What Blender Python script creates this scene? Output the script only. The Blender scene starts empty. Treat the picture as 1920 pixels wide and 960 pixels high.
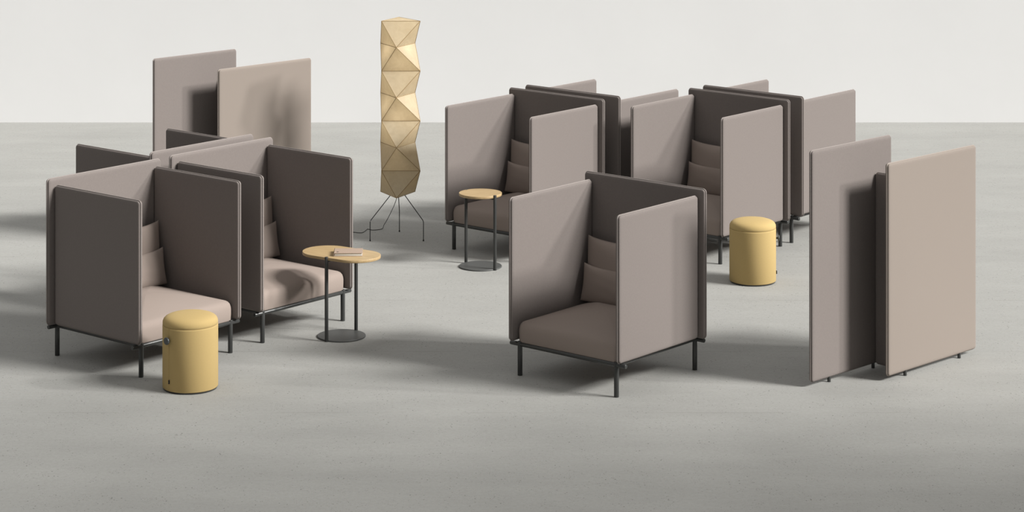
import bpy, math, random
from mathutils import Vector, Matrix
random.seed(7)
S = 0.91          # measured layout units -> metres
PI = math.pi
sc = bpy.context.scene
C = sc.collection

# ------------------------------------------------------------ mesh helpers
class MB:
    def __init__(s): s.v = []; s.f = []; s.mi = []; s.flat = set(); s.cur = 0
    def add(s, verts, faces, M=None, flat=False):
        b = len(s.v)
        for p in verts:
            p = Vector(p)
            if M is not None: p = M @ p
            s.v.append(p)
        for f in faces:
            if flat: s.flat.add(len(s.f))
            s.f.append([b+i for i in f]); s.mi.append(s.cur)
    def build(s, name, mats, parent=None, loc=(0,0,0), rz=0):
        me = bpy.data.meshes.new(name)
        me.from_pydata([tuple(p*S) for p in s.v], [], s.f)
        if not isinstance(mats, (list, tuple)): mats = [mats]
        for m in mats: me.materials.append(m)
        for i, p in enumerate(me.polygons):
            p.use_smooth = i not in s.flat; p.material_index = s.mi[i]
        me.update()
        o = bpy.data.objects.new(name, me); C.objects.link(o)
        o.parent = parent
        o.location = Vector(loc)*S; o.rotation_euler = (0,0,rz)
        return o

def rrect(w, h, r, inset=0, seg=8):
    """rounded rectangle outline centred on 0, ccw, in 2D"""
    hw, hh = w/2, h/2; pts = []
    rr = max(r-inset, 0.002)
    for cx, cy, a0 in ((hw-r, hh-r, 0), (-hw+r, hh-r, PI/2), (-hw+r, -hh+r, PI), (hw-r, -hh+r, 1.5*PI)):
        if rr <= 0.0021:
            e = inset-r+.002
            sx = 1 if cx > 0 else -1; sy = 1 if cy > 0 else -1
            cx2, cy2 = cx-sx*e, cy-sy*e
        else: cx2, cy2 = cx, cy
        for k in range(seg+1):
            a = a0+k*PI/2/seg
            pts.append((cx2+rr*math.cos(a), cy2+rr*math.sin(a)))
    return pts

def rings(mb, rl, M=None, cap0=True, cap1=True, flatcap=False):
    """rl: list of equal-length loops of 3D points"""
    n = len(rl[0]); V = [p for r in rl for p in r]; F = []
    for i in range(len(rl)-1):
        for k in range(n):
            a = i*n+k; b = i*n+(k+1) % n
            F.append((a, b, b+n, a+n))
    mb.add(V, F, M)
    if cap0: mb.add(rl[0], [tuple(reversed(range(n)))], M, flatcap)
    if cap1: mb.add(rl[-1], [tuple(range(n))], M, flatcap)

def cyl(mb, p0, p1, r, seg=20, bev=0.0, r1=None, M=None):
    p0 = Vector(p0); p1 = Vector(p1); d = (p1-p0); L = d.length
    q = d.to_track_quat('Z', 'Y').to_matrix().to_4x4(); T = Matrix.Translation(p0) @ q
    if M is not None: T = M @ T
    if r1 is None: r1 = r
    def ring(rad, z): return [(rad*math.cos(2*PI*k/seg), rad*math.sin(2*PI*k/seg), z) for k in range(seg)]
    if bev:
        rl = [ring(r-bev, 0), ring(r-bev*.3, bev*.3), ring(r, bev), ring(r1, L-bev), ring(r1-bev*.3, L-bev*.3), ring(r1-bev, L)]
    else: rl = [ring(r, 0), ring(r1, L)]
    rings(mb, rl, T, flatcap=True)

def tube(mb, pts, r, seg=10, sub=6):
    P = [Vector(p) for p in pts]
    if sub > 1:   # catmull-rom
        Q = []
        E = [P[0]*2-P[1]]+P+[P[-1]*2-P[-2]]
        for i in range(1, len(E)-2):
            for k in range(sub):
                t = k/sub; a, b, c, d = E[i-1], E[i], E[i+1], E[i+2]
                Q.append(.5*((2*b)+(c-a)*t+(2*a-5*b+4*c-d)*t*t+(3*b-3*c+d-a)*t**3))
        Q.append(P[-1]); P = Q
    rl = []; up = Vector((.31, .17, .93)).normalized()
    for i, p in enumerate(P):
        t = (P[min(i+1, len(P)-1)]-P[max(i-1, 0)]).normalized()
        x = t.cross(up)
        if x.length < .05: x = t.cross(Vector((1, 0, 0)))
        x.normalize(); y = t.cross(x).normalized()
        rl.append([p+x*(r*math.cos(2*PI*k/seg))+y*(r*math.sin(2*PI*k/seg)) for k in range(seg)])
    rings(mb, rl)

def lathe(mb, prof, seg=96, angs=None, M=None, rf=None):
    if angs is None: angs = [2*PI*k/seg for k in range(seg)]
    rl = []
    for r, z in prof:
        rl.append([((r+(rf(a, z) if rf else 0))*math.cos(a), (r+(rf(a, z) if rf else 0))*math.sin(a), z) for a in angs])
    rings(mb, rl, M)

def rbox(mb, w, d, h, b, M=None):
    """soft-edged box, base at z=0, centred in x,y"""
    def lp(i, z): return [(x, y, z) for x, y in rrect(w, d, max(b, .001), i, 3)]
    rings(mb, [lp(b, 0), lp(b*.3, b*.3), lp(0, b), lp(0, h-b), lp(b*.3, h-b*.3), lp(b, h)], M)

# ------------------------------------------------------------ tagging
def tag(o, label=None, cat=None, group=None, kind=None):
    if label: o['label'] = label
    if cat: o['category'] = cat
    if group: o['group'] = group
    if kind: o['kind'] = kind
    return o
def empty(name, loc=(0, 0, 0), rz=0):
    o = bpy.data.objects.new(name, None); C.objects.link(o)
    o.empty_display_size = .1
    o.location = Vector(loc)*S; o.rotation_euler = (0, 0, rz); return o
def copy_tree(o, parent=None):
    c = o.copy(); C.objects.link(c); c.parent = parent
    for ch in list(o.children): copy_tree(ch, c)
    return c

# ------------------------------------------------------------ materials
def nodes(name):
    m = bpy.data.materials.new(name); m.use_nodes = True
    nt = m.node_tree; b = nt.nodes['Principled BSDF']
    return m, nt, b
def N(nt, t, **kw):
    n = nt.nodes.new(t)
    for k, v in kw.items():
        if k in n.inputs: n.inputs[k].default_value = v
        else: setattr(n, k, v)
    return n
def ramp(nt, fac, stops):
    r = nt.nodes.new('ShaderNodeValToRGB'); nt.links.new(fac, r.inputs[0])
    e = r.color_ramp.elements
    while len(e) < len(stops): e.new(.5)
    for i, (p, c) in enumerate(stops): e[i].position = p; e[i].color = (*c, 1) if len(c) == 3 else c
    return r.outputs[0]
def mul(c, k): return tuple(x*k for x in c)

def fabric(name, col, weave=900, mott=.10, rough=.92, sheen=.25, vert=True):
    m, nt, b = nodes(name); L = nt.links
    tc = N(nt, 'ShaderNodeTexCoord')
    mp = N(nt, 'ShaderNodeMapping'); mp.inputs['Scale'].default_value = (1, 1, .6) if vert else (1, 1, 1)
    L.new(tc.outputs['Object'], mp.inputs[0])
    n1 = N(nt, 'ShaderNodeTexNoise', Scale=120, Detail=6, Roughness=.8); L.new(mp.outputs[0], n1.inputs['Vector'])
    n2 = N(nt, 'ShaderNodeTexNoise', Scale=weave, Detail=2); L.new(tc.outputs['Object'], n2.inputs['Vector'])
    mx = N(nt, 'ShaderNodeMath', operation='MULTIPLY_ADD'); mx.inputs[1].default_value = .5
    ad = N(nt, 'ShaderNodeMath', operation='MULTIPLY'); ad.inputs[1].default_value = .5
    L.new(n2.outputs[0], ad.inputs[0]); L.new(n1.outputs[0], mx.inputs[0]); L.new(ad.outputs[0], mx.inputs[2])
    c = ramp(nt, mx.outputs[0], [(.36, mul(col, 1-mott)), (.64, mul(col, 1+mott))])
    L.new(c, b.inputs['Base Color'])
    b.inputs['Roughness'].default_value = rough
    b.inputs['Specular IOR Level'].default_value = .2
    b.inputs['Sheen Weight'].default_value = sheen; b.inputs['Sheen Roughness'].default_value = .4
    b.inputs['Sheen Tint'].default_value = (1, .93, .88, 1)
    bp = N(nt, 'ShaderNodeBump', Strength=.25, Distance=.0006); L.new(n2.outputs[0], bp.inputs['Height'])
    L.new(bp.outputs[0], b.inputs['Normal'])
    return m
def plain(name, col, rough=.5, metal=0, spec=.4):
    m, nt, b = nodes(name)
    tc = N(nt, 'ShaderNodeTexCoord'); n = N(nt, 'ShaderNodeTexNoise', Scale=120, Detail=3)
    nt.links.new(tc.outputs['Object'], n.inputs['Vector'])
    c = ramp(nt, n.outputs[0], [(.3, mul(col, .94)), (.7, mul(col, 1.06))])
    nt.links.new(c, b.inputs['Base Color'])
    b.inputs['Roughness'].default_value = rough; b.inputs['Metallic'].default_value = metal
    b.inputs['Specular IOR Level'].default_value = spec
    return m

F_PANEL = fabric('booth_fabric', (.172, .150, .140), mott=.10, sheen=.03)
F_PIPE = fabric('booth_piping', (.232, .205, .192), mott=.05, sheen=.03)
F_BPIPE = fabric('beige_piping', (.275, .240, .213), mott=.03, sheen=.0)
F_SEAT = fabric('seat_fabric', (.260, .214, .188), weave=1200, mott=.04, sheen=.03, vert=False)
F_BEIGE = fabric('smooth_beige_fabric', (.222, .190, .166), weave=1500, mott=.02, sheen=.0, vert=False)
F_MUST = fabric('mustard_fabric', (.415, .302, .131), weave=1300, mott=.04, sheen=.03, vert=False)
STEEL = plain('charcoal_steel', (.030, .031, .030), .33, .0, .5)
PLATE = plain('grey_powder_coat', (.062, .064, .062), .5, .0, .45)
WIRE = plain('black_wire', (.012, .012, .012), .5)
KNOB = plain('dark_knob', (.045, .052, .055), .4, .0, .5)
BLACK = plain('black_tab', (.008, .008, .008), .6)
COVER = plain('book_cover', (.33, .245, .19), .6)

def mk_pages():
    m, nt, b = nodes('book_pages'); L = nt.links
    tc = N(nt, 'ShaderNodeTexCoord'); sp = N(nt, 'ShaderNodeSeparateXYZ'); L.new(tc.outputs['Object'], sp.inputs[0])
    w = N(nt, 'ShaderNodeTexNoise', noise_dimensions='1D', Scale=1500); L.new(sp.outputs['Z'], w.inputs['W'])
    L.new(ramp(nt, w.outputs[0], [(.3, (.46, .44, .39)), (.7, (.56, .545, .50))]), b.inputs['Base Color'])
    b.inputs['Roughness'].default_value = .8; return m
PAGES = mk_pages()

def mk_wood():
    m, nt, b = nodes('light_oak'); L = nt.links
    tc = N(nt, 'ShaderNodeTexCoord'); mp = N(nt, 'ShaderNodeMapping')
    mp.inputs['Scale'].default_value = (1.5, 22, 22); mp.inputs['Rotation'].default_value = (0, 0, .5)
    L.new(tc.outputs['Object'], mp.inputs[0])
    n = N(nt, 'ShaderNodeTexNoise', Scale=3, Detail=6, Roughness=.6, Distortion=.6); L.new(mp.outputs[0], n.inputs['Vector'])
    L.new(ramp(nt, n.outputs[0], [(.3, (.33, .225, .112)), (.55, (.39, .28, .147)), (.75, (.44, .325, .18))]), b.inputs['Base Color'])
    b.inputs['Roughness'].default_value = .45; b.inputs['Specular IOR Level'].default_value = .35
    return m
WOOD = mk_wood()

def mk_paper():
    m, nt, b = nodes('washi_paper'); L = nt.links
    tc = N(nt, 'ShaderNodeTexCoord')
    n = N(nt, 'ShaderNodeTexNoise', Scale=14, Detail=6, Roughness=.65, Distortion=1.2); L.new(tc.outputs['Object'], n.inputs['Vector'])
    col = ramp(nt, n.outputs[0], [(.3, (.68, .585, .43)), (.7, (.76, .67, .51))])
    d = N(nt, 'ShaderNodeBsdfDiffuse'); t = N(nt, 'ShaderNodeBsdfTranslucent')
    L.new(col, d.inputs[0]); L.new(col, t.inputs[0])
    bp = N(nt, 'ShaderNodeBump', Strength=.35, Distance=.006); L.new(n.outputs[0], bp.inputs['Height'])
    L.new(bp.outputs[0], d.inputs['Normal'])
    mx = N(nt, 'ShaderNodeMixShader'); mx.inputs[0].default_value = .64
    L.new(d.outputs[0], mx.inputs[1]); L.new(t.outputs[0], mx.inputs[2])
    L.new(mx.outputs[0], nt.nodes['Material Output'].inputs[0])
    return m
PAPER = mk_paper()
RIB = plain('bamboo_rib', (.30, .20, .09), .7)

def mk_floor():
    m, nt, b = nodes('concrete_floor'); L = nt.links
    tc = N(nt, 'ShaderNodeTexCoord')
    def tex(kind, scale, sc3=(1, 1, 1), **kw):
        mp = N(nt, 'ShaderNodeMapping'); mp.inputs['Scale'].default_value = sc3; L.new(tc.outputs['Object'], mp.inputs[0])
        n = N(nt, kind, Scale=scale, **kw); L.new(mp.outputs[0], n.inputs['Vector']); return n
    base = tex('ShaderNodeTexNoise', 1.6, (.5, 1.3, 1), Detail=8, Roughness=.62)
    fine = tex('ShaderNodeTexNoise', 38, (1, .8, 1), Detail=4, Roughness=.7)
    A = FLOOR_COL
    c1 = ramp(nt, base.outputs[0], [(.3, mul(A, .93)), (.7, mul(A, 1.07))])
    c2 = ramp(nt, fine.outputs[0], [(.25, (.93, .925, .91)), (.75, (1.06, 1.06, 1.06))])
    mx = N(nt, 'ShaderNodeMix', data_type='RGBA', blend_type='MULTIPLY'); mx.inputs[0].default_value = 1
    L.new(c1, mx.inputs[6]); L.new(c2, mx.inputs[7])
    out = mx.outputs[2]
    # pits: voronoi cells masked by noise
    for scale, th, lo, hi, dark in ((42, .19, .47, .56, .5), (85, .26, .49, .59, .65), (17, .075, .40, .52, .4), (130, .3, .35, .6, 1.3)):
        v = tex('ShaderNodeTexVoronoi', scale, (.8, .62, 1))
        k = tex('ShaderNodeTexNoise', 3.1+scale*.05, (1, 1, 1), Detail=3)
        pit = ramp(nt, v.outputs['Distance'], [(th*.45, (1, 1, 1)), (th, (0, 0, 0))])
        msk = ramp(nt, k.outputs[0], [(lo, (0, 0, 0)), (hi, (1, 1, 1))])
        rnd = N(nt, 'ShaderNodeSeparateColor'); L.new(v.outputs['Color'], rnd.inputs[0])
        a = N(nt, 'ShaderNodeMath', operation='MULTIPLY'); L.new(pit, a.inputs[0]); L.new(msk, a.inputs[1])
        a2 = N(nt, 'ShaderNodeMath', operation='MULTIPLY'); L.new(a.outputs[0], a2.inputs[0]); L.new(rnd.outputs[0], a2.inputs[1])
        d = N(nt, 'ShaderNodeMix', data_type='RGBA', blend_type='MULTIPLY')
        L.new(a2.outputs[0], d.inputs[0]); L.new(out, d.inputs[6]); d.inputs[7].default_value = (dark*.5, dark*.5, dark*.48, 1)
        out = d.outputs[2]
    # faint cast joints running across the room
    sp = N(nt, 'ShaderNodeSeparateXYZ'); L.new(tc.outputs['Object'], sp.inputs[0])
    per = 1.71*S
    s1 = N(nt, 'ShaderNodeMath', operation='SUBTRACT'); L.new(sp.outputs['Y'], s1.inputs[0]); s1.inputs[1].default_value = 17.53*S-per*10.5
    md = N(nt, 'ShaderNodeMath', operation='MODULO'); L.new(s1.outputs[0], md.inputs[0]); md.inputs[1].default_value = per
    s2 = N(nt, 'ShaderNodeMath', operation='SUBTRACT'); L.new(md.outputs[0], s2.inputs[0]); s2.inputs[1].default_value = per/2
    ab = N(nt, 'ShaderNodeMath', operation='ABSOLUTE'); L.new(s2.outputs[0], ab.inputs[0])
    ln = ramp(nt, ab.outputs[0], [(.003, (1, 1, 1)), (.007, (0, 0, 0))])
    kn = tex('ShaderNodeTexNoise', 2.3, (1, .2, 1), Detail=4)
    lm = ramp(nt, kn.outputs[0], [(.42, (0, 0, 0)), (.6, (.55, .55, .55))])
    a = N(nt, 'ShaderNodeMath', operation='MULTIPLY'); L.new(ln, a.inputs[0]); L.new(lm, a.inputs[1])
    gt = N(nt, 'ShaderNodeMath', operation='GREATER_THAN'); L.new(sp.outputs['Y'], gt.inputs[0]); gt.inputs[1].default_value = 17*S
    a3 = N(nt, 'ShaderNodeMath', operation='MULTIPLY'); L.new(a.outputs[0], a3.inputs[0]); L.new(gt.outputs[0], a3.inputs[1]); a = a3
    d = N(nt, 'ShaderNodeMix', data_type='RGBA', blend_type='MULTIPLY')
    L.new(a.outputs[0], d.inputs[0]); L.new(out, d.inputs[6]); d.inputs[7].default_value = (.68, .67, .64, 1)
    L.new(d.outputs[2], b.inputs['Base Color'])
    b.inputs['Roughness'].default_value = .75; b.inputs['Specular IOR Level'].default_value = .3
    bp = N(nt, 'ShaderNodeBump', Strength=.15, Distance=.002); L.new(fine.outputs[0], bp.inputs['Height']); L.new(bp.outputs[0], b.inputs['Normal'])
    return m
FLOOR_COL = (.290, .289, .277)
FLOOR = mk_floor()
def mk_wall():
    m, nt, b = nodes('white_plaster'); L = nt.links
    tc = N(nt, 'ShaderNodeTexCoord'); n = N(nt, 'ShaderNodeTexNoise', Scale=.9, Detail=7, Roughness=.6); L.new(tc.outputs['Object'], n.inputs['Vector'])
    L.new(ramp(nt, n.outputs[0], [(.3, mul(WALL_COL, .985)), (.7, mul(WALL_COL, 1.015))]), b.inputs['Base Color'])
    b.inputs['Roughness'].default_value = .9; b.inputs['Specular IOR Level'].default_value = .2
    bp = N(nt, 'ShaderNodeBump', Strength=.05, Distance=.002)
    n2 = N(nt, 'ShaderNodeTexNoise', Scale=60, Detail=4); L.new(tc.outputs['Object'], n2.inputs['Vector'])
    L.new(n2.outputs[0], bp.inputs['Height']); L.new(bp.outputs[0], b.inputs['Normal'])
    return m
WALL_COL = (.725, .724, .724)
WALL = mk_wall()

# ------------------------------------------------------------ setting
def slab(name, x0, x1, y0, y1, z0, z1, mat):
    mb = MB()
    mb.add([(x0,y0,z0),(x1,y0,z0),(x1,y1,z0),(x0,y1,z0),(x0,y0,z1),(x1,y0,z1),(x1,y1,z1),(x0,y1,z1)],
           [(3,2,1,0),(4,5,6,7),(0,1,5,4),(1,2,6,5),(2,3,7,6),(3,0,4,7)], flat=True)
    return tag(mb.build(name, mat), kind='structure')
slab('floor', -16, 16, -3, 30.3, -.12, 0, FLOOR)
slab('wall_back', -16, 16, 30.3, 30.5, -.12, 4.6, WALL)

# ------------------------------------------------------------ upholstered panel
def panel_mb(w, h, T=.021, r=.032, M=None, mb=None):
    """panel in its own XZ plane, centred in x, z from 0 to h; two padded faces meeting at a piped seam"""
    mb = mb or MB()
    prof = [(.0000, .0010), (.0006, .0026), (.0022, .0038), (.0045, .0042), (.0080, .0041), (.0110, .0040), (.0113, .0054), (.0085, .0066), (.0068, .0086), (.0066, T*.55), (.0088, T*.76), (.0135, T*.90), (.021, T*.975), (.032, T)]
    full = [(i, -t) for i, t in reversed(prof)]+[(i, t) for i, t in prof]
    rl = [[(x, t, z+h/2) for x, z in rrect(w, h, r, i, 8)] for i, t in full]
    rl = [list(reversed(l)) for l in rl]
    n = len(prof); lo, hi = n-5, n+4           # the piping is the middle run of loops
    rings(mb, rl[:lo+1], M, True, False)
    mb.cur = 1; rings(mb, rl[lo:hi+1], M, False, False); mb.cur = 0
    rings(mb, rl[hi:], M, False, True)
    return mb

# booth dimensions (measured)
a_, b_ = .467, .4965; sx = .5187; yf, ys = -.5585, .449; zb, zt = .261, 1.367
by, bxh, zB = .4725, .5944, 1.420
RZ = Matrix.Rotation
def make_booth():
    root = empty('privacy_armchair')
    for s in (-1, 1):
        M = Matrix.Translation((s*sx, (yf+ys)/2, zb)) @ RZ(PI/2, 4, 'Z')
        panel_mb(ys-yf, zt-zb, M=M).build('side_panel', [F_PANEL, F_PIPE], root)
    panel_mb(2*bxh, zB-zb, M=Matrix.Translation((0, by, zb))).build('back_panel', [F_PANEL, F_PIPE], root)
    # seat cushion
    mb = MB(); w, d = .988, .945; yc = -.032
    def lp(i, z): return [(x, y+yc, z) for x, y in rrect(w, d, .05, i, 6)]
    def cr(k, z): return [(x*k, y*k+yc, z) for x, y in rrect(w-.09, d-.09, .03, 0, 6)]
    prof = [lp(.012, .253), lp(.004, .2545), lp(.001, .262), lp(-.002, .31), lp(-.002, .345), lp(.001, .365), lp(.008, .386), lp(.022, .402), lp(.045, .414)]
    # same vertex count (6 seg corners)
    prof += [cr(k, .414+.070*(1-k**2)+.006*(1-k)) for k in (.93, .82, .68, .52, .36, .2, .08)]
    rings(mb, prof); mb.build('seat_cushion', F_SEAT, root)
    rz_, rr = .240, .0165
    for s in (-1, 1):
        mb = MB(); cyl(mb, (-.558, s*b_, rz_), (.558, s*b_, rz_), rr, 20, .003); mb.build('cross_rail', STEEL, root)
        mb = MB(); cyl(mb, (s*a_, -b_, rz_), (s*a_, b_, rz_), rr, 20); mb.build('side_rail', STEEL, root)
    for sx_ in (-1, 1):
        for sy_ in (-1, 1):
            mb = MB(); cyl(mb, (sx_*a_, sy_*b_, 0), (sx_*a_, sy_*b_, .262), .0188, 24, .002)
            mb.build('leg', STEEL, root)
    # under-seat slat frame
    mb = MB()
    for y in (-.25, 0, .25): rbox(mb, 2*a_-.03, .04, .014, .002, Matrix.Translation((0, y, .2575)))
    mb.build('seat_support', STEEL, root)
    return root

def pillow_mb(w, h, t, c=.035, ear=.02, n=26):
    mb = MB(); idx = {}
    V = []
    for side in (1, -1):
        for j in range(n+1):
            for i in range(n+1):
                u = math.sin((i/n-.5)*PI); v = math.sin((j/n-.5)*PI)
                th = t/2*((1-u*u)*(1-v*v))**.36
                # flatter middle
                x = w/2*u*(1-c*(1-v*v)); z = h/2*v*(1-c*1.6*(1-u*u)*(1 if v > 0 else .3))
                z += ear*(abs(u)**6)*max(v, 0)**4
                wr = .0022*math.sin(9*u+3*v)*math.sin(7*v-2*u)*(1-u*u)
                V.append((x, -side*(th+wr*(1-v*v)*side), z))
    m = (n+1)*(n+1); F = []
    for j in range(n):
        for i in range(n):
            a = j*(n+1)+i; F.append((a, a+1, a+n+2, a+n+1)); b = m+a; F.append((b+n+1, b+n+2, b+1, b))
    mb.add(V, F)
    return mb
def weld(o):
    import bmesh
    bm = bmesh.new(); bm.from_mesh(o.data); bmesh.ops.remove_doubles(bm, verts=bm.verts, dist=.0004)
    bmesh.ops.recalc_face_normals(bm, faces=bm.faces); bm.to_mesh(o.data); bm.free()
def make_pillow(name, w, h, t, tilt):
    mb = pillow_mb(w, h, t)
    M = RZ(-tilt, 4, 'X')
    mb.v = [M @ p for p in mb.v]
    zmin = min(p.z for p in mb.v); mb.v = [p-Vector((0, 0, zmin)) for p in mb.v]
    o = mb.build(name, F_SEAT); weld(o); return o

D50, D40 = math.radians(50.1), math.radians(-40.1)
DARK_L = 'mauve-grey booth armchair '
booths = [
 ('A', .7385, 18.617, -40.1, 'single high-walled armchair in the centre foreground, open towards the lower left'),
 ('B', -2.9207, 19.161, 50.1, 'high-walled armchair at far left with the front yellow stool beside its front leg'),
 ('G', -2.0982, 20.189, 50.1, 'high-walled armchair whose seat is partly behind the oval oak side table'),
 ('H', -3.0096, 20.954, 230.1, 'high-walled armchair turned away at left, only its panel tops show over the left pair'),
 ('C', .1253, 23.066, -40.1, 'high-walled armchair with the round oak side table standing before its seat'),
 ('D', .895, 23.972, 139.9, 'high-walled armchair turned away, back to back with the one at the round oak table'),
 ('E', 1.8909, 23.036, -40.1, 'high-walled armchair just behind and left of the rear yellow stool'),
 ('F', 2.6565, 23.955, 139.9, 'high-walled armchair turned away, directly behind the one by the rear yellow stool'),
]
proto = None; lumb0 = None
cush_lab = {'A': 'of the single centre foreground armchair', 'B': 'of the far left armchair behind the front yellow stool',
            'G': 'of the armchair behind the oval oak table', 'C': 'of the armchair behind the round oak table', 'E': 'of the armchair behind the rear yellow stool'}
for key, X, Y, th, lab in booths:
    if proto is None: proto = make_booth(); o = proto
    else: o = copy_tree(proto)
    o.location = (X*S, Y*S, 0); o.rotation_euler = (0, 0, math.radians(th))
    tag(o, 'mauve-grey '+lab, 'armchair', 'high-walled privacy armchairs')
    if key in cush_lab:
        if lumb0 is None:
            back0 = make_pillow('back_cushion', .965, .488, .15, math.radians(5))
            lumb0 = make_pillow('lumbar_cushion', .93, .277, .115, math.radians(10))
            bc, lc = back0, lumb0
        else: bc = back0.copy(); C.objects.link(bc); lc = lumb0.copy(); C.objects.link(lc)
        R = Matrix.Rotation(math.radians(th), 4, 'Z')
        for q, off in ((bc, (0, .347, .432)), (lc, (0, .268, .442))):
            p = R @ Vector(off); q.location = (Vector((X, Y, 0))+p)*S; q.rotation_euler = (0, 0, math.radians(th))
        tag(bc, 'tall mauve-brown back cushion '+cush_lab[key], 'cushion', 'tall back cushions')
        tag(lc, 'low mauve-brown lumbar cushion '+cush_lab[key], 'cushion', 'low lumbar cushions')

# ------------------------------------------------------------ standing screens
def make_screen():
    root = empty('standing_screen')
    z0 = .035; d = math.radians(45); ux, uy = math.cos(d), math.sin(d)
    def pan(x0, y0, ang, L, ztop, mat, name='screen_panel'):
        M = Matrix.Translation((x0+math.cos(ang)*L/2, y0+math.sin(ang)*L/2, z0)) @ RZ(ang, 4, 'Z')
        return panel_mb(L, ztop-z0, .0185, .028, M).build(name, [mat, F_BPIPE if mat is F_BEIGE else F_PIPE], root)
    def foot(x, y):
        mb = MB(); cyl(mb, (x, y, 0), (x, y, .044), .0135, 20, .0015)
        mb.build('foot', STEEL, root)
    # origin = near lower-left corner of the left panel
    a = pan(0, 0, d, 1.0148, 1.787, F_PANEL)
    r = pan(.602, .172, d, 1.1765, 1.659, F_BEIGE); r['label'] = 'smooth warm beige panel'
    mx, my = .565, .565
    t = .020
    m = pan(mx+t*ux, my-t*uy, -d, .304-2*t+.006, 1.525, F_PANEL, 'joining_panel')
    for k in (.233, .79): foot(k*ux, k*uy)
    for k in (.24, .96): foot(.602+k*ux, .172+k*uy)
    return root
scr = make_screen(); scr.location = (2.245*S, 18.19*S, 0)
tag(scr, 'mauve-grey and beige standing screen of offset panels at the right of the picture', 'screen', 'offset-panel standing screens')
sc2 = copy_tree(scr); sc2.location = (-3.449*S, 23.18*S, 0)
tag(sc2, 'mauve-grey and beige standing screen of offset panels behind the left group of armchairs', 'screen', 'offset-panel standing screens')

# ------------------------------------------------------------ side tables
def side_table(loc, ang, half, label, tops=(.6855, .6855)):
    """half = half length of the straight run of the top (0 = round); ang = direction of that run"""
    root = empty('side_table', (loc[0], loc[1], 0), ang)
    R = .198
    mb = MB(); lathe(mb, [(R-.004, 0), (R, .002), (R, .009), (R-.003, .012)], 96); mb.build('base_plate', PLATE, root)
    leg = PI/2
    for s in (-1, 1):
        mb = MB(); cyl(mb, (0, s*(R+.002), 0.0), (0, s*(R+.002), tops[s > 0]), .0150, 24, .0015); mb.build('leg', STEEL, root)
    # top with notches for the legs
    zt_, zb_ = .683, .659; pts = []
    n = 48; Rt = .203 if half else .198
    for k in range(n+1):
        a = -PI/2+k*PI/n; pts.append((half+Rt*math.cos(a), Rt*math.sin(a)))
    for k in range(n+1):
        a = PI/2+k*PI/n; pts.append((-half+Rt*math.cos(a), Rt*math.sin(a)))
    if not half: pts = pts[:n]+pts[n+1:-1]
    def lp(i, z):
        out = []
        for x, y in pts:
            cx = max(-half, min(half, x)); dx, dy = x-cx, y; l = math.hypot(dx, dy)
            out.append((cx+dx*(l-i)/l, dy*(l-i)/l, z))
        return out
    mb = MB(); rings(mb, [lp(.004, zb_), lp(.0012, zb_+.0012), lp(0, zb_+.004), lp(0, zt_-.003), lp(.001, zt_-.0008), lp(.003, zt_)])
    mb.build('tabletop', WOOD, root)
    mb = MB(); rbox(mb, .03, 2*R-.02, .012, .001, Matrix.Translation((0, 0, .645))); mb.build('crossbar', STEEL, root)
    return tag(root, label, 'side table')
side_table((-.2914, 22.246), math.radians(132.5-90), 0, 'round oak side table with dark legs in front of the rear armchair')
side_table((-1.3925, 19.712), math.radians(-33), .146, 'oval oak side table with a book on it, in front of the left armchairs', (.6855, .662))

# book
bk = empty('book', (-1.3330, 19.668, .6832), math.radians(2))
mb = MB(); rbox(mb, .222, .172, .0215, .0006, Matrix.Translation((.002, 0, .0028))); mb.build('page_block', PAGES, bk)
mb = MB(); rbox(mb, .232, .180, .003, .0008, Matrix.Translation((0, 0, .024))); rbox(mb, .232, .180, .003, .0008)
rbox(mb, .003, .180, .027, .0008, Matrix.Translation((-.1145, 0, 0))); mb.build('cover', COVER, bk)
mb = MB(); cyl(mb, (-.085, -.045, .0268), (-.085, -.045, .0276), .009, 20); d = mb.build('cover_dot', BLACK, bk); d['label'] = 'small black dot'
tag(bk, 'closed pinkish-beige book with a black dot lying on the oval oak side table', 'book')

# ------------------------------------------------------------ stools
def make_stool():
    root = empty('stool'); R = .2085
    angs = sorted([2*PI*k/120-PI for k in range(1, 120)]+[-.016, -.008, 0, .008, .016])
    angs = [a for a in angs if abs(a) < .02 or abs(a) > .04]
    rf = lambda a, z: (-.0035 if abs(a) < .001 else (-.0012 if abs(a) < .009 else 0))
    mb = MB(); lathe(mb, [(R-.02, .012), (R-.004, .0125), (R, .018), (R, .470), (R-.0005, .4805), (R-.003, .4828), (R-.02, .483)], angs=angs, rf=rf)
    mb.build('body', F_MUST, root)
    mb = MB(); lathe(mb, [(R-.016, .483), (R-.004, .4832), (R-.0012, .4855), (R-.001, .500), (R-.003, .513), (R-.010, .527), (R-.022, .5385), (R-.038, .547), (R-.06, .554), (R-.09, .560), (R-.13, .564), (R-.17, .566), (.004, .567)], 120)
    mb.build('seat_pad', F_MUST, root)
    mb = MB(); lathe(mb, [(R-.012, 0), (R-.007, .002), (R-.006, .0125)], 96); mb.build('base_ring', STEEL, root)
    mb = MB(); T = Matrix.Translation((R-.004, 0, .393)) @ RZ(PI/2, 4, 'Y')
    cyl(mb, (0, 0, 0), (0, 0, .022), .010, 20, M=T); cyl(mb, (0, 0, .020), (0, 0, .034), .0275, 40, .0035, M=T)
    mb.build('knob', KNOB, root)
    mb = MB(); rbox(mb, .012, .006, .030, .001, Matrix.Translation((R+.004, .006, .070))); mb.build('fabric_tab', BLACK, root)
    return root
s1 = make_stool(); s1.location = (-2.424*S, 18.196*S, 0); s1.rotation_euler = (0, 0, math.radians(-132))
tag(s1, 'mustard yellow cylinder stool in the left foreground with its dark round knob facing us', 'stool', 'mustard cylinder stools')
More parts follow.
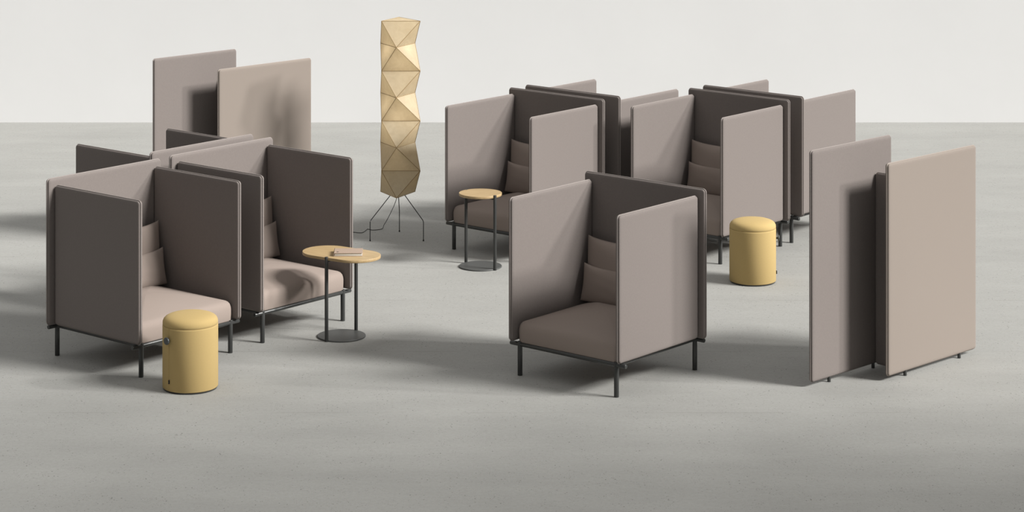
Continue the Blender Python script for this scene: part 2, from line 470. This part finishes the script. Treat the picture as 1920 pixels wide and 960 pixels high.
s2 = copy_tree(s1); s2.location = (2.159*S, 21.658*S, 0); s2.rotation_euler = (0, 0, math.radians(-4))
tag(s2, 'mustard yellow cylinder stool left of the right screen, with its knob on the right', 'stool', 'mustard cylinder stools')

# ------------------------------------------------------------ paper lamp
lamp = empty('paper_floor_lamp', (-1.110, 23.49, 0))
O = Vector((-1.110, 23.49, 0))
lv = []
for k in range(8):
    z = 2.123-k*.2418
    j = lambda s: (random.random()-.5)*s
    if k % 2 == 0: t = [(-1.264, 23.385, z), (-.889, 23.385, z+.0), (-1.105+j(.01), 23.70, z)]
    else: t = [(-1.113+j(.006), 23.272, z), (-.948, 23.60, z), (-1.284, 23.60, z)]
    lv.append([Vector(p)-O for p in t])
mb = MB()
def facet(p, q, r, n=7):
    """slightly crinkled, barely sagging paper triangle"""
    idx = {}; V = []; F = []
    nrm = (q-p).cross(r-p).normalized()
    cen = (p+q+r)/3
    if nrm.dot(Vector((cen.x, cen.y, 0))) < 0: nrm = -nrm
    ph = random.random()*9
    for i in range(n+1):
        for j2 in range(n+1-i):
            u, v = i/n, j2/n; w = 1-u-v
            b = 27*u*v*w
            pt = p*w+q*u+r*v - nrm*(.0022*b) + nrm*(.0014*b*math.sin(ph+11*u+7*v))
            idx[(i, j2)] = len(V); V.append(pt)
    for i in range(n):
        for j2 in range(n-i):
            F.append((idx[(i, j2)], idx[(i+1, j2)], idx[(i, j2+1)]))
            if i+j2 < n-1: F.append((idx[(i+1, j2)], idx[(i+1, j2+1)], idx[(i, j2+1)]))
    mb.add(V, F)
edges = []
for k in range(7):
    A_, B_ = lv[k], lv[k+1]
    if k % 2 == 0:   # A: edge front (0,1), back 2 ; B: front 0, right 1, left 2
        tri = [(A_[0], A_[1], B_[0]), (A_[1], B_[0], B_[1]), (A_[1], A_[2], B_[1]), (A_[2], B_[1], B_[2]), (A_[2], A_[0], B_[2]), (A_[0], B_[0], B_[2])]
        cross = [(A_[0], B_[0]), (A_[1], B_[0]), (A_[1], B_[1]), (A_[2], B_[1]), (A_[2], B_[2]), (A_[0], B_[2])]
    else:
        tri = [(A_[0], B_[0], B_[1]), (A_[0], A_[1], B_[1]), (A_[1], B_[1], B_[2]), (A_[1], A_[2], B_[2]), (A_[2], B_[2], B_[0]), (A_[0], A_[2], B_[0])]
        cross = [(A_[0], B_[0]), (A_[0], B_[1]), (A_[1], B_[1]), (A_[1], B_[2]), (A_[2], B_[2]), (A_[2], B_[0])]
    for t in tri: facet(*t)
    edges += cross
for L_ in lv: edges += [(L_[0], L_[1]), (L_[1], L_[2]), (L_[2], L_[0])]
# lid, a shallow crinkled cap
top = (lv[0][0]+lv[0][1]+lv[0][2])/3+Vector((0, 0, .018))
for i in range(3): facet(lv[0][i], lv[0][(i+1) % 3], top, 5)
sh = mb.build('lamp_shade', PAPER, lamp)
mb = MB()
for p, q in edges: tube(mb, [p, q], .0026, 6, 1)
mb.build('rib_frame', RIB, lamp)
lt = Vector((-1.110, 23.49, 0))
feet = [(-1.372, 23.347, .193), (-.856, 23.347, .193), (-1.109, 23.78, .200)]
for fx, fy, fz in feet:
    b = Vector((fx, fy, fz)); c = Vector((-1.110, 23.49, 0)); t = .9
    up = Vector((fx+(c.x-fx)*t, fy+(c.y-fy)*t, fz+.316*t))
    mb = MB(); mid = b+(up-b).normalized()*.012
    P = [up-O, mid-O, b-Vector((0, 0, .010))-O, Vector((fx, fy, .006))-O]
    tube(mb, P, .0042, 8, 1)
    cyl(mb, Vector((fx, fy, 0))-O, Vector((fx, fy, .014))-O, .0070, 12, .001)
    mb.build('leg', WIRE, lamp)
mb = MB(); tube(mb, [(.03*math.cos(2*PI*k/12), .03*math.sin(2*PI*k/12), .477) for k in range(13)], .004, 8, 1)
cyl(mb, (0, 0, .40+.08), (0, 0, .56), .018, 16)
mb.build('lamp_holder', WIRE, lamp)
def fl(u, v, z=.004):
    Y = 4527.2*(5-z)/(v+517.46); return Vector(((u-960)*Y/4527.2, Y, z))-O
cord = [(0, 0, .48), (-.005, -.02, .42), (-.03, .05, .33), (-.07, .15, .23), (-.12, .27, .12), (-.155, .37, .05)]
cord = [Vector(c) for c in cord]
cord += [fl(718.5, 426.5, .012), fl(716, 429), fl(709, 430.6), fl(698, 431.2), fl(689.5, 429.6), fl(685.5, 432.2), fl(682, 435), fl(678, 436.3), fl(671, 436.2), fl(661, 435.2), fl(645, 434.6), fl(620, 436)]
mb = MB(); tube(mb, cord, .0030, 8, 6); mb.build('power_cord', WIRE, lamp)
for z in (1.80, 1.25):
    pl = bpy.data.lights.new('bulb', 'POINT'); pl.energy = .36; pl.color = (1, .90, .74); pl.shadow_soft_size = .04
    po = bpy.data.objects.new('bulb', pl); C.objects.link(po); po.parent = lamp; po.location = (0, 0, z*S)
tag(lamp, 'tall faceted paper floor lamp on thin black wire legs, standing left of the rear armchairs', 'lamp')

# ------------------------------------------------------------ unseen beams added above the frame to cast broad soft foreground shade
x = -1.5; k = 0
while x < 20:
    u = min(max((x-5)/7.5, 0), 1)
    wd = .14+.34*u; ye = 14.8-1.4*u+(.55 if k % 2 else -.45)
    mb = MB(); x1 = x+wd
    mb.add([(x,-3,6.9),(x1,-3,6.9),(x1,ye,6.9),(x,ye,6.9),(x,-3,7.1),(x1,-3,7.1),(x1,ye,7.1),(x,ye,7.1)],
           [(3,2,1,0),(4,5,6,7),(0,1,5,4),(1,2,6,5),(2,3,7,6),(3,0,4,7)], flat=True)
    tag(mb.build('shade_beam_%d' % (k+1), WALL), kind='structure')
    x += .85; k += 1

# ------------------------------------------------------------ light
def sun(az_travel, tanE, strength, ang, col):
    d = Vector((math.cos(az_travel), math.sin(az_travel), -tanE))
    L = bpy.data.lights.new('sun', 'SUN'); L.energy = strength; L.angle = math.radians(ang); L.color = col
    o = bpy.data.objects.new('sun', L); C.objects.link(o)
    o.rotation_euler = d.to_track_quat('-Z', 'Y').to_euler(); o.location = (5, 5, 8)
SUNC = (1, .985, .955)
sun(math.radians(154), .80, .90*PI, 9, SUNC)
sun(math.radians(162), .65, .90*PI, 8, SUNC)
sun(math.radians(171), .50, .50*PI, 3.5, SUNC)
w = bpy.data.worlds.new('world'); sc.world = w; w.use_nodes = True
nt = w.node_tree; tc = N(nt, 'ShaderNodeTexCoord'); sp = N(nt, 'ShaderNodeSeparateXYZ'); nt.links.new(tc.outputs['Generated'], sp.inputs[0])
cz = N(nt, 'ShaderNodeClamp'); nt.links.new(sp.outputs['Z'], cz.inputs[0])
st = N(nt, 'ShaderNodeMath', operation='MULTIPLY_ADD'); nt.links.new(cz.outputs[0], st.inputs[0]); st.inputs[1].default_value = .66; st.inputs[2].default_value = .12
nt.links.new(st.outputs[0], nt.nodes['Background'].inputs[1])
nt.nodes['Background'].inputs[0].default_value = (1.0, .99, .965, 1)

# ------------------------------------------------------------ camera (level, lens shifted down)
cam = bpy.data.cameras.new('camera'); co = bpy.data.objects.new('camera', cam); C.objects.link(co)
co.location = (0, 0, 5*S); co.rotation_euler = (PI/2, 0, 0)
cam.sensor_width = 36; cam.lens = 4527.2/1920*36
cam.shift_y = -(480+517.46)/1920
cam.clip_end = 200; sc.camera = co
vs = sc.view_settings; vs.view_transform = 'Standard'; vs.look = 'None'; vs.exposure = 0; vs.gamma = 1; vs.use_curve_mapping = False
